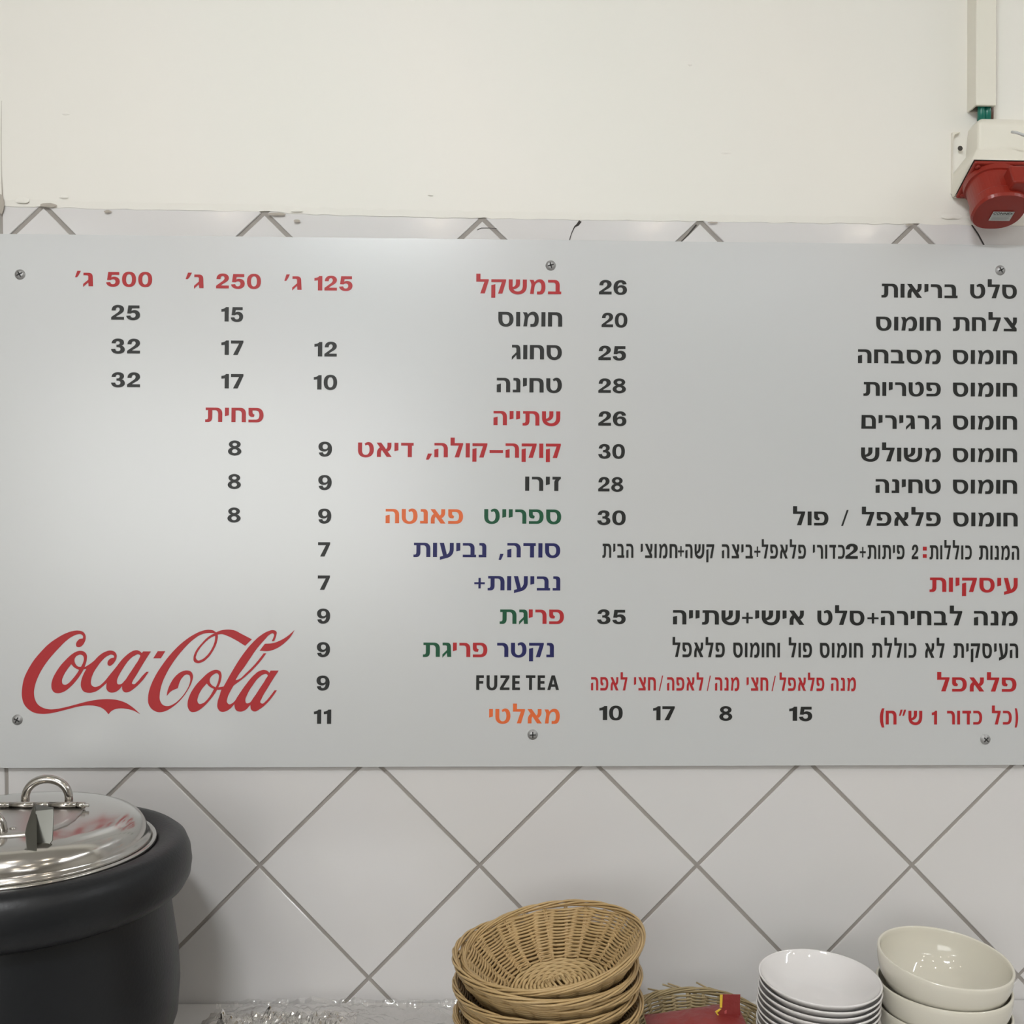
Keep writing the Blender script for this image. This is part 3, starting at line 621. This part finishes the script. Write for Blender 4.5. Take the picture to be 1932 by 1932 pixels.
for x, y in ((-.012, -.045), (.018, -.05)):
    obj('rivet', *lathe([(.0035, lz(x, y)+.0014), (.0032, lz(x, y)+.0026), (.0001, lz(x, y)+.0032)], 16, (x, y, 0)), M['steel'], lid, smooth=True)

# ------------------------------------------------------------------ wicker baskets
NST = 24
def basket(name, label, R, r0, H, m, mb, loc, group=None, rot=(0, 0, 0), rows=15, frayed=0):
    t = thing(name, label, 'basket', loc, group, rot)
    def rad(f): return r0+(R*0.955-r0)*f**0.8
    wv = []
    for k in range(rows):
        f = (k+0.5)/rows; rr = rad(f); z = 0.004+f*(H-.007); n = 168
        for ph in (0, PI):
            pts = []
            for i in range(n):
                a = 2*PI*i/n
                off = 0.0021*math.sin(NST/2*a + ph + .10*k)
                pts.append(((rr+off)*math.cos(a), (rr+off)*math.sin(a), z+(.0007 if ph else -.0007)+0.0006*math.sin(a*3+k)))
            wv.append(tube(pts, 0.00150*(0.9+0.2*random.random()), 5, closed=True))
    o = obj('weave', *join(*wv), m, t, smooth=True); o['kind'] = 'stuff'
    st = []
    for i in range(NST):
        a = 2*PI*i/NST
        for da in (-.012, .012):
            a2 = a; st.append(tube([((rad(f))*math.cos(a+da), (rad(f))*math.sin(a+da), .004+f*(H-.006)) for f in (0, .15, .35, .6, .8, 1)], .0011, 5))
    o = obj('stakes', *join(*st), m, t, smooth=True); o['kind'] = 'stuff'
    rb = []
    for s_ in range(5):
        pts = []; n = 260
        for i in range(n):
            a = 2*PI*i/n; ph = 4*a+2*PI*s_/5
            q = .0021+.0007*math.sin(5*a+s_)
            pts.append(((R*.975+q*math.cos(ph))*math.cos(a), (R*.975+q*math.cos(ph))*math.sin(a), H+.0008+q*1.3*math.sin(ph)))
        rb.append(tube(pts, .0014, 5, closed=True))
    o = obj('rim', *join(*rb), m, t, smooth=True)
    # woven bottom: concentric canes over a radial cross
    bb = []
    for k in range(11):
        rr = .008+(r0-.008)*(k+.5)/11; pts = []
        for i in range(96):
            a = 2*PI*i/96; pts.append((rr*math.cos(a), rr*math.sin(a), .0028+.0010*math.sin(12*a+(k % 2)*PI)))
        bb.append(tube(pts, .0021, 5, closed=True))
    for k in range(5):
        bb.append(tube([(-.012+.006*k, -.011, .0050), (-.012+.006*k, .011, .0050)], .0016, 5))
    o = obj('woven_bottom', *join(*bb), mb, t, smooth=True)
    if frayed:
        fr_ = []
        for k in range(frayed):
            a = random.uniform(.2, PI-.2) if k > 3 else (1.2, 1.75, 2.2, 2.6)[k]
            p = Vector((R*math.cos(a), R*math.sin(a), H+.003)); d = Vector((-math.sin(a), math.cos(a), .25))*random.choice((1, 1, -1))
            fr_.append(tube([p-d*.02-Vector((0, 0, .004)), p, p+d*.018+Vector((0, 0, .002))], .0011, 5))
        obj('loose_ends', *join(*fr_), m, t, smooth=True)
    return t
BY = -0.215
bc = P(1056, 1786, BY)                       # rim centre of the top basket
BR = 0.1035
BHT = 0.048
STEP = 0.0165
zt = bc.z-BHT
n_b = max(2, int(round((zt-ZC)/STEP)))
first = basket('bread_basket', 'topmost straw bread basket, tilted in its stack, open side to the viewer', BR, .056, BHT, M['wicker'], M['base'], (bc.x, BY, zt+.004), 'stacked straw bread baskets', rot=(math.radians(1.0), math.radians(-9.5), 0.3))
words_ = ['second', 'third', 'fourth', 'fifth', 'sixth', 'seventh', 'eighth']
for k in range(n_b):
    c = copy_tree(first)
    z = ZC+.0008 + (zt-.010-ZC)*(1-(k)/(max(1, n_b-1))) if n_b > 1 else ZC
    c.location = (bc.x+(-.004, .001, -.004, .003, -.002, 0, 0)[k]-.013, BY+(-.004, .002, .0, .003, 0, 0, 0)[k], z)
    tilt = max(0, 1-k*.45)
    c.rotation_euler = (math.radians(1.5*tilt), math.radians(-2.5*tilt+(.6 if k % 2 else -.3)*(k < n_b-1)), 0.3+1.1*(k+1))
    if k == n_b-1: c.rotation_euler = (0, 0, 2.0)
    c['label'] = 'straw bread basket, %s from the top of the basket stack' % words_[k]

# frayed basket behind, with the red packet
tb = P(1322, 1900, -0.14)
TR, TH_ = .080, .036
low = basket('frayed_basket', 'low grey-brown wicker basket with frayed rim behind the bread baskets', TR, .062, TH_, M['wickerdry'], M['wickerdry'], (tb.x, -0.135, ZC+.0005), rows=8, frayed=7)
pk_o = P(1330, 1915, -0.15)
packet = thing('red_packet', 'red foil packet with yellow edge sticking up out of the frayed basket', 'packet', (pk_o.x, -0.15, ZC+.007))
def pouch():
    # crumpled pillow body leaning left-low to right-high
    V = []; Fc = []; nx, ny = 22, 10
    A = P(1222, 1930, -0.155); B = P(1400, 1904, -0.145)
    for s_ in (1, -1):
        for i in range(nx+1):
            for j in range(ny+1):
                u, v = i/nx, j/ny
                x = A.x+(B.x-A.x)*u; y = -0.155+.010*u + (v-.5)*.055
                e = math.sin(PI*u)**.5*math.sin(PI*v)**.5
                z = A.z-.006+(B.z-A.z)*u**1.3+ (v-.5)*.006+ s_*.007*e + .003*noise.noise(Vector((x*90, y*90, s_)))*e
                V.append(Vector((x, y, z)))
    off = (nx+1)*(ny+1)
    for i in range(nx):
        for j in range(ny):
            a = i*(ny+1)+j; Fc += [(a, a+ny+1, a+ny+2, a+1), (off+a, off+a+1, off+a+ny+2, off+a+ny+1)]
    zmin = min(v.z for v in V); 
    return V, Fc
pv, pf = pouch(); PO = Vector(packet.location)
obj('pouch', [v-PO for v in pv], pf, M['packet'], packet, smooth=True)
def pquad(pts, y, th=.0008, ys=None):
    p = [P(a, b, (ys[i] if ys else y)) for i, (a, b) in enumerate(pts)]; n = len(p)
    return [q-PO for q in p]+[q-PO+Vector((0, th, 0)) for q in p], [tuple(range(n))[::-1], tuple(range(n, 2*n))]+[(i, (i+1) % n, n+(i+1) % n, n+i) for i in range(n)]
obj('seal_tab', *pquad([(1361, 1876), (1397, 1876.5), (1396, 1895), (1397, 1918), (1384, 1932), (1362, 1930), (1352, 1912), (1361, 1903)], -.150), M['packet'], packet)
obj('yellow_edge', *pquad([(1358.5, 1877), (1363.5, 1877), (1362.5, 1901), (1358, 1901)], -.1512), M['yellow'], packet)
obj('yellow_edge', *pquad([(1349, 1909), (1358, 1903), (1361, 1904), (1352, 1912)], -.1516), M['yellow'], packet)
obj('yellow_edge', *pquad([(1351, 1912), (1353, 1911), (1363, 1923), (1362, 1925)], -.1516), M['yellow'], packet)
obj('printed_mark', *pquad([(1367, 1908), (1371, 1906), (1371, 1912), (1367, 1913)], -.1512), M['pinkp'], packet)

# ------------------------------------------------------------------ bowls
def bowl_prof(R, H, rb, th, p=2.0, lin=0.0):
    n = 18; out = []
    sn = lambda f: (1-lin)*math.sin(f*PI/2)+lin*f
    out += [(0.0002, 0.0014), (rb*.82, 0.0014), (rb*.86, 0.0), (rb, 0.0), (rb*1.02, .003)]
    for i in range(n+1):
        f = i/n; out.append((rb*1.03+(R-rb*1.03)*sn(f), .004+(H-.004)*f**p))
    inner = []
    for i in range(n+1):
        f = 1-i/n; inner.append((rb*1.03-th*.3+(R-th-rb*1.03+th*.3)*sn(f), .004+th+(H-.004-th*1.0)*f**p))
    out += [(R-th*.15, H+th*.35), (R-th*.5, H+th*.5), (R-th*.85, H+th*.35)]
    out += inner[0:]+[(rb*.6, .0035+th*.9), (0.0002, .003+th*.9)]
    return out
def p_in(p): return 1.0
def bowl(name, label, R, H, rb, th, m, loc, group, rot=(0, 0, 0), p=2.0, lin=0.0):
    o = obj(name, *lathe(bowl_prof(R, H, rb, th, p, lin), 96), m, None, smooth=True, loc=loc)
    o.rotation_euler = rot; o['label'] = label; o['category'] = 'bowl'; o['group'] = group
    return o
ORD = ['topmost', 'second', 'third', 'fourth', 'fifth', 'sixth', 'seventh', 'eighth', 'ninth', 'tenth', 'eleventh']
# small shallow bowls
SYB = -0.165
sc0 = P(1545, 1841, SYB); SR = (P(1664, 1842, SYB)-P(1430, 1842, SYB)).x/2*0.955
SH = 0.032; st = 0.0075
n_s = int((sc0.z-SH-ZC-.001)/st)+1
st = (sc0.z-SH-ZC-.001)/(n_s-1)
lean = math.radians(3.2)
sb = bowl('small_bowl', 'x', SR, SH, .026, .0023, M['china'], (0, 0, 0), 'stacked small white bowls', p=1.6, lin=.85)
for k in range(n_s):
    o = sb if k == 0 else sb.copy()
    if k: COL.objects.link(o)
    f = 1-k/(n_s-1)
    o.location = (sc0.x+(.0008*math.sin(k*2.3) if 0 < k < n_s-1 else 0)-.0015*(k > 2), SYB-.004*(1-f)*0, ZC+.0006+(n_s-1-k)*st)
    le = lean*f
    o.rotation_euler = (le, math.radians(.8)*f, 0)
    o['label'] = ('topmost small shallow white bowl of the stack between baskets and large bowls' if k == 0 else 'small shallow white bowl, %s from the top of its stack' % ORD[k])
# large deep bowls
LYB = -0.155
lc = P(1774, 1801, LYB); LR = (P(1912, 1806, LYB)-P(1654, 1806, LYB)).x/2*0.925
LH = .058
zz = lc.z-LH; stl = .031
n_l = max(2, int(round((zz-ZC)/stl))+1)
stl = (zz-ZC-.004)/(n_l-1)
lb = bowl('large_bowl', 'x', LR, LH, .040, .0034, M['cream'], (0, 0, 0), 'stacked large cream bowls', p=1.55)
for k in range(n_l):
    o = lb if k == 0 else lb.copy()
    if k: COL.objects.link(o)
    o.location = (lc.x+(0, .003, .004, .0045, .0045)[min(k, 4)], LYB+(0, -.001, -.001, 0, 0)[min(k, 4)], ZC+.0006+(n_l-1-k)*stl+(.003 if k == 0 else 0))
    o.rotation_euler = ((math.radians(5.5), math.radians(3.0), 0) if k == 0 else (math.radians(1.2), 0, 0) if k < n_l-1 else (0, 0, 0))
    o['label'] = ('topmost large deep cream bowl, tilted forward on its stack' if k == 0 else 'large deep cream bowl, %s from the top of its stack' % ORD[k])

# ------------------------------------------------------------------ foil and plastic film on the counter
def crumple(x0, x1, y0, y1, nx, ny, amp, sc, z0, seed, edge=.03):
    V = []; Fc = []
    for i in range(nx+1):
        for j in range(ny+1):
            u, v = i/nx, j/ny; x = x0+(x1-x0)*u; y = y0+(y1-y0)*v
            q = Vector((x*sc, y*sc, seed))
            c = noise.voronoi(q, distance_metric='DISTANCE', exponent=2.5)[0]
            h = (c[1]-c[0])*.8 + .5*abs(noise.noise(q*1.9)) + .35*abs(noise.noise(q*4.3))
            e = min(1, min(u, 1-u)*6+.15)*min(1, min(v, 1-v)*6+.15)
            V.append((x+.006*noise.noise(q*1.3+Vector((9, 0, 0))), y+.006*noise.noise(q*1.3+Vector((0, 9, 0))), z0+amp*h*e))
    for i in range(nx):
        for j in range(ny):
            a = i*(ny+1)+j; Fc.append((a, a+ny+1, a+ny+2, a+1))
    return V, Fc
xa = P(395, 1900, -.08).x; xb = P(840, 1900, -.05).x
foil = obj('foil_sheet', *crumple(xa-.01, P(665, 1910, -.1).x, -.27, -.035, 110, 110, .030, 34, ZC+.001, 3), M['foil'])
foil['label'] = 'crumpled silver foil sheet lying between kettle and bread baskets'; foil['category'] = 'foil'
def filmmesh():
    V = []; Fc = []; nx, ny = 220, 120
    for i in range(nx+1):
        for j in range(ny+1):
            u, v = i/nx, j/ny; x = xa-.004+(xb+.02-xa+.004)*u
            s = v*.276                                     # length along the sheet, from the counter up the wall
            q = Vector((x*16, s*16, 1.7)); c = noise.voronoi(q*1.3)[0]
            c2 = noise.voronoi(q*3.1)[0]; h = .012*(c[1]-c[0])+.006*(c2[1]-c2[0])+.004*abs(noise.noise(q*7))
            if s < .27: y, z = -.30+s, ZC+.003+.021*max(0, math.sin(PI*min(1, u*1.35)))**.6*max(0, math.sin(PI*min(1, s/.27)))**.5+h
            else: y, z = -.0305+.022*min(1, (s-.27)/.03)-h*.5, ZC+.010+h+(s-.27)*.75*(.4+.6*math.sin(PI*min(1, u*1.1)))*.45
            V.append((x, min(y, -.0015-h*.3), z))
    for i in range(nx):
        for j in range(ny):
            a = i*(ny+1)+j; Fc.append((a, a+ny+1, a+ny+2, a+1))
    return V, Fc
fm = obj('plastic_film', *filmmesh(), M['film'], smooth=True)
fm['label'] = 'clear crinkled plastic film over the foil against the tiles'; fm['category'] = 'plastic film'

# ------------------------------------------------------------------ cable trunking and socket, top right
PY = -0.003
xl = P(1823.5, 150, PY).x; yf = PY-.0275
xr = P(1880, 150, yf).x; zb = P(1860, 199, yf).z
xl = P(1841.5, 150, yf).x
tr_ = thing('cable_trunking', 'ivory vertical cable trunking running up the wall above the red socket', 'trunking', ((xl+xr)/2, PY, zb))
TO = Vector(tr_.location)
bevel(obj('duct_cover', *[[Vector(v)-TO for v in box((xl, yf, zb), (xr, yf+.005, CEIL-.002))[0]], box((0,0,0),(1,1,1))[1]], M['plastic'], tr_), .0012)
obj('duct_base', *[[Vector(v)-TO for v in join(box((xl+.0008, yf+.005, zb+.001), (xl+.003, PY, CEIL-.002)), box((xr-.003, yf+.005, zb+.001), (xr-.0008, PY, CEIL-.002)), box((xl+.003, PY-.002, zb+.001), (xr-.003, PY, CEIL-.002)))[0]], join(box((0,0,0),(1,1,1)), box((0,0,0),(1,1,1)), box((0,0,0),(1,1,1)))[1]], M['plastic'], tr_)

# socket: profile of the body extruded in x
SX0 = P(1834, 260, -.065).x; SW = .083; SX1 = SX0+SW
zT = P(1870, 222, -.052).z; yF = -.066
fT = P(1833, 303, yF); fB = P(1797, 370, -.012)
u_f = Vector((0, fT.y-fB.y, fT.z-fB.z)); FL = u_f.length; u_f.normalize()      # up along the tilted face
n_f = Vector((0, -u_f.z, u_f.y));  n_f = n_f if n_f.z < 0 else -n_f
sk = thing('power_socket', 'red industrial power socket on ivory housing at the upper right of the wall', 'socket', ((SX0+SX1)/2, PY, fB.z))
SO = Vector(sk.location)
def ext(prof, x0, x1):
    n = len(prof); V = [Vector((x, y, z))-SO for x in (x0, x1) for y, z in prof]
    return V, [tuple(range(n)), tuple(range(n, 2*n))[::-1]]+[(i, n+i, n+(i+1) % n, (i+1) % n) for i in range(n)]
prof = [(PY, zT-.004), (PY-.02, zT), (yF+.014, zT), (yF+.004, zT-.006), (yF, zT-.018), (yF, fT.z), (fB.y, fB.z), (PY, fB.z+.001)]
V = []
secs = [(223, .026, 1850), (232, .036, 1846), (280, .041, 1845), (301, .0655, 1835), (371, .012, 1799)]
for v_, dp, u_ in secs:
    q = P(u_, v_, -dp); xr_ = SX1+(.0 if v_ > 285 else .03)
    V += [Vector((q.x, PY, q.z))-SO, Vector((q.x, -dp, q.z))-SO, Vector((xr_, -dp, q.z))-SO, Vector((xr_, PY, q.z))-SO]
Fc = [(0, 1, 2, 3), (19, 18, 17, 16)]
for k in range(4):
    for i in range(4): Fc.append((k*4+i, (k+1)*4+i, (k+1)*4+(i+1) % 4, k*4+(i+1) % 4))
hs = bevel(obj('housing', V, Fc, M['plastic'], sk), .004, 4)
# wall plate with rounded ear and screw hole
ez0, ez1 = P(1810, 362, PY).z, P(1810, 252, PY).z; ex0 = P(1795, 300, PY).x
ear = [(ex0, ez0), (SX0+.0, ez0-.004), (SX0+.0, ez1), (ex0+.010, ez1+.0), (ex0+.002, ez1-.004), (ex0, ez1-.010)]
n = len(ear)
V = [Vector((x, PY-.006, z))-SO for x, z in ear]+[Vector((x, PY, z))-SO for x, z in ear]
bevel(obj('wall_plate', V, [tuple(range(n)), tuple(range(n, 2*n))[::-1]]+[(i, n+i, n+(i+1) % n, (i+1) % n) for i in range(n)], M['plastic'], sk), .0015)
hc = P(1811.5, 280, PY-.0062)
def disc(c, r, nrm_y, n=20): 
    return [c-SO]+[c-SO+Vector((r*math.cos(2*PI*i/n), 0, r*math.sin(2*PI*i/n))) for i in range(n)], [(0, 1+i, 1+(i+1) % n) for i in range(n)]
obj('screw_hole', *disc(hc+Vector((0, -.0002, 0)), .0034, -1), M['hole'], sk)
# red flange and cap; local frame: x, u_f (up along face), n_f (outwards, down)
fc = Vector(((SX0+SX1)/2-.001, (fT.y+fB.y)/2, (fT.z+fB.z)/2))
def loc3(a, b, c): return fc-SO+Vector((a, 0, 0))+u_f*b+n_f*c
def frust(a, b, c0, c1, k=1.0, m=None):
    V = [loc3(sx*a*s, sy*b*s, c) for c, s in ((c0, 1), (c1, k)) for sx, sy in ((-1, -1), (1, -1), (1, 1), (-1, 1))]
    return V, [(0, 3, 2, 1), (4, 5, 6, 7), (0, 1, 5, 4), (1, 2, 6, 5), (2, 3, 7, 6), (3, 0, 4, 7)]
bevel(obj('flange', *frust(.0385, FL/2+.001, 0, .005, .97), M['redp'], sk), .002)
obj('gasket', *frust(.0387, FL/2+.0012, -.0006, .0002), M['hole'], sk)
def capring(r, c, e=.82, flat=.92, n=48):
    out = []
    for i in range(n):
        a = 2*PI*i/n; ca, sa = math.cos(a), math.sin(a)
        out.append(loc3(-.005+r*math.copysign(abs(ca)**e, ca), r*flat*math.copysign(abs(sa)**e, sa), c))
    return out
n = 48; rings = [capring(.0335, .004), capring(.0335, .012), capring(.0312, .013), capring(.0312, .041), capring(.0330, .043), capring(.0335, .055), capring(.0318, .059), capring(.0001, .0605)]
V = [p for r in rings for p in r]; Fc = []
for k in range(len(rings)-1):
    for i in range(n): i2 = (i+1) % n; Fc.append((k*n+i, (k+1)*n+i, (k+1)*n+i2, k*n+i2))
cap = obj('cap', V, Fc, M['redp'], sk)
def bx(a0, a1, b0_, b1, c0, c1):
    V = [loc3(a, b, c) for c in (c0, c1) for a, b in ((a0, b0_), (a1, b0_), (a1, b1), (a0, b1))]
    return V, [(0, 3, 2, 1), (4, 5, 6, 7), (0, 1, 5, 4), (1, 2, 6, 5), (2, 3, 7, 6), (3, 0, 4, 7)]
bevel(obj('cap_latch', *bx(-.0045, .026, .018, .045, .022, .052), M['redp'], sk), .003, 3)
for a, b in ((-.032, FL/2-.006), (.032, FL/2-.006), (-.032, -FL/2+.007)):
    vv, ff = lathe([(.0032, .005), (.003, .0068), (.0001, .0072)], 14)
    obj('flange_screw', [loc3(a+x, b+y, z) for x, y, z in vv], ff, M['redp'], sk, smooth=True)
# sticker
def q3(pts, c): return [loc3(a, b, c) for a, b in pts]
obj('sticker', q3([(-.0150, -.0125), (.0125, -.0125), (.0125, .0035), (-.0150, .0035)], .0612), [(0, 1, 2, 3)], M['paper'], sk)
tcu = bpy.data.curves.new('t', 'FONT'); tcu.body = 'CONNEX'; tcu.size = .0052; tcu.align_x = 'CENTER'; tcu.offset = .00012
to = bpy.data.objects.new('t', tcu); COL.objects.link(to)
dg = bpy.context.evaluated_depsgraph_get(); me = to.evaluated_get(dg).to_mesh()
tv = [v.co.copy() for v in me.vertices]; tf = [tuple(p.vertices) for p in me.polygons]; bpy.data.objects.remove(to)
# read from below: letters run along +x, upright along +u_f
obj('sticker_text', [loc3(-.0012+v.x*1.15, -.0015+v.y, .0614) for v in tv], tf, M['black'], sk)
obj('sticker_text', *join(*[(q3([(-.013, b), (a, b), (a, b+.0008), (-.013, b+.0008)], .0614), [(0, 1, 2, 3)]) for a, b in ((.010, -.0042), (.009, -.0065), (.010, -.0088), (.008, -.0108))]), M['board_edge'], sk)
# cables between trunking and socket
cx = P(1857, 210, -.02)
cab = [(1851, 'teal', .0048, -.020), (1862, 'teal', .0052, -.018), (1868, 'brown', .0042, -.017), (1848, 'brown', .003, -.013)]
for k, (u, m_, r, y) in enumerate(cab):
    p = P(u, 211, y)
    o = obj('cable', *tube([(0, 0, -.012), (0.0004, 0, 0), (0, 0, .03)], r, 14), M[m_], None, smooth=True, loc=p)
    o['category'] = 'cable'; o['label'] = ['left of the two teal green cables entering the red socket housing', 'right of the two teal green cables entering the red socket housing', 'brown cable right of the green ones above the socket housing', 'thin brown cable left of the green ones above the socket housing'][k]
# grey wire at the housing's right
wa = [P(1909, 249, -.068), P(1917, 250, -.074), P(1926, 253, -.075), P(1938, 258, -.072)]
obj('retaining_wire', *tube([p-SO for p in wa], .0017, 8), M['board'], sk, smooth=True)

# ------------------------------------------------------------------ ceiling fittings (seen only in reflections)
for i, (x, y, L, rz, c, pw) in enumerate(TUBES):
    t = thing('tube_light', ['tube light on the ceiling behind the viewer', 'tube light on the ceiling by the right wall', 'tube light on the ceiling to the far left', 'tube light on the ceiling at the back right'][i], 'lamp', (x, y, CEIL), rot=(0, 0, rz))
    obj('fixture', *box((-L/2-.03, -.05, -.055), (L/2+.03, .05, 0)), M['ceiling'], t)
    obj('tube', *tube([(-L/2, 0, -.075), (L/2, 0, -.075)], .013, 12), M['lampglow'], t, smooth=True)
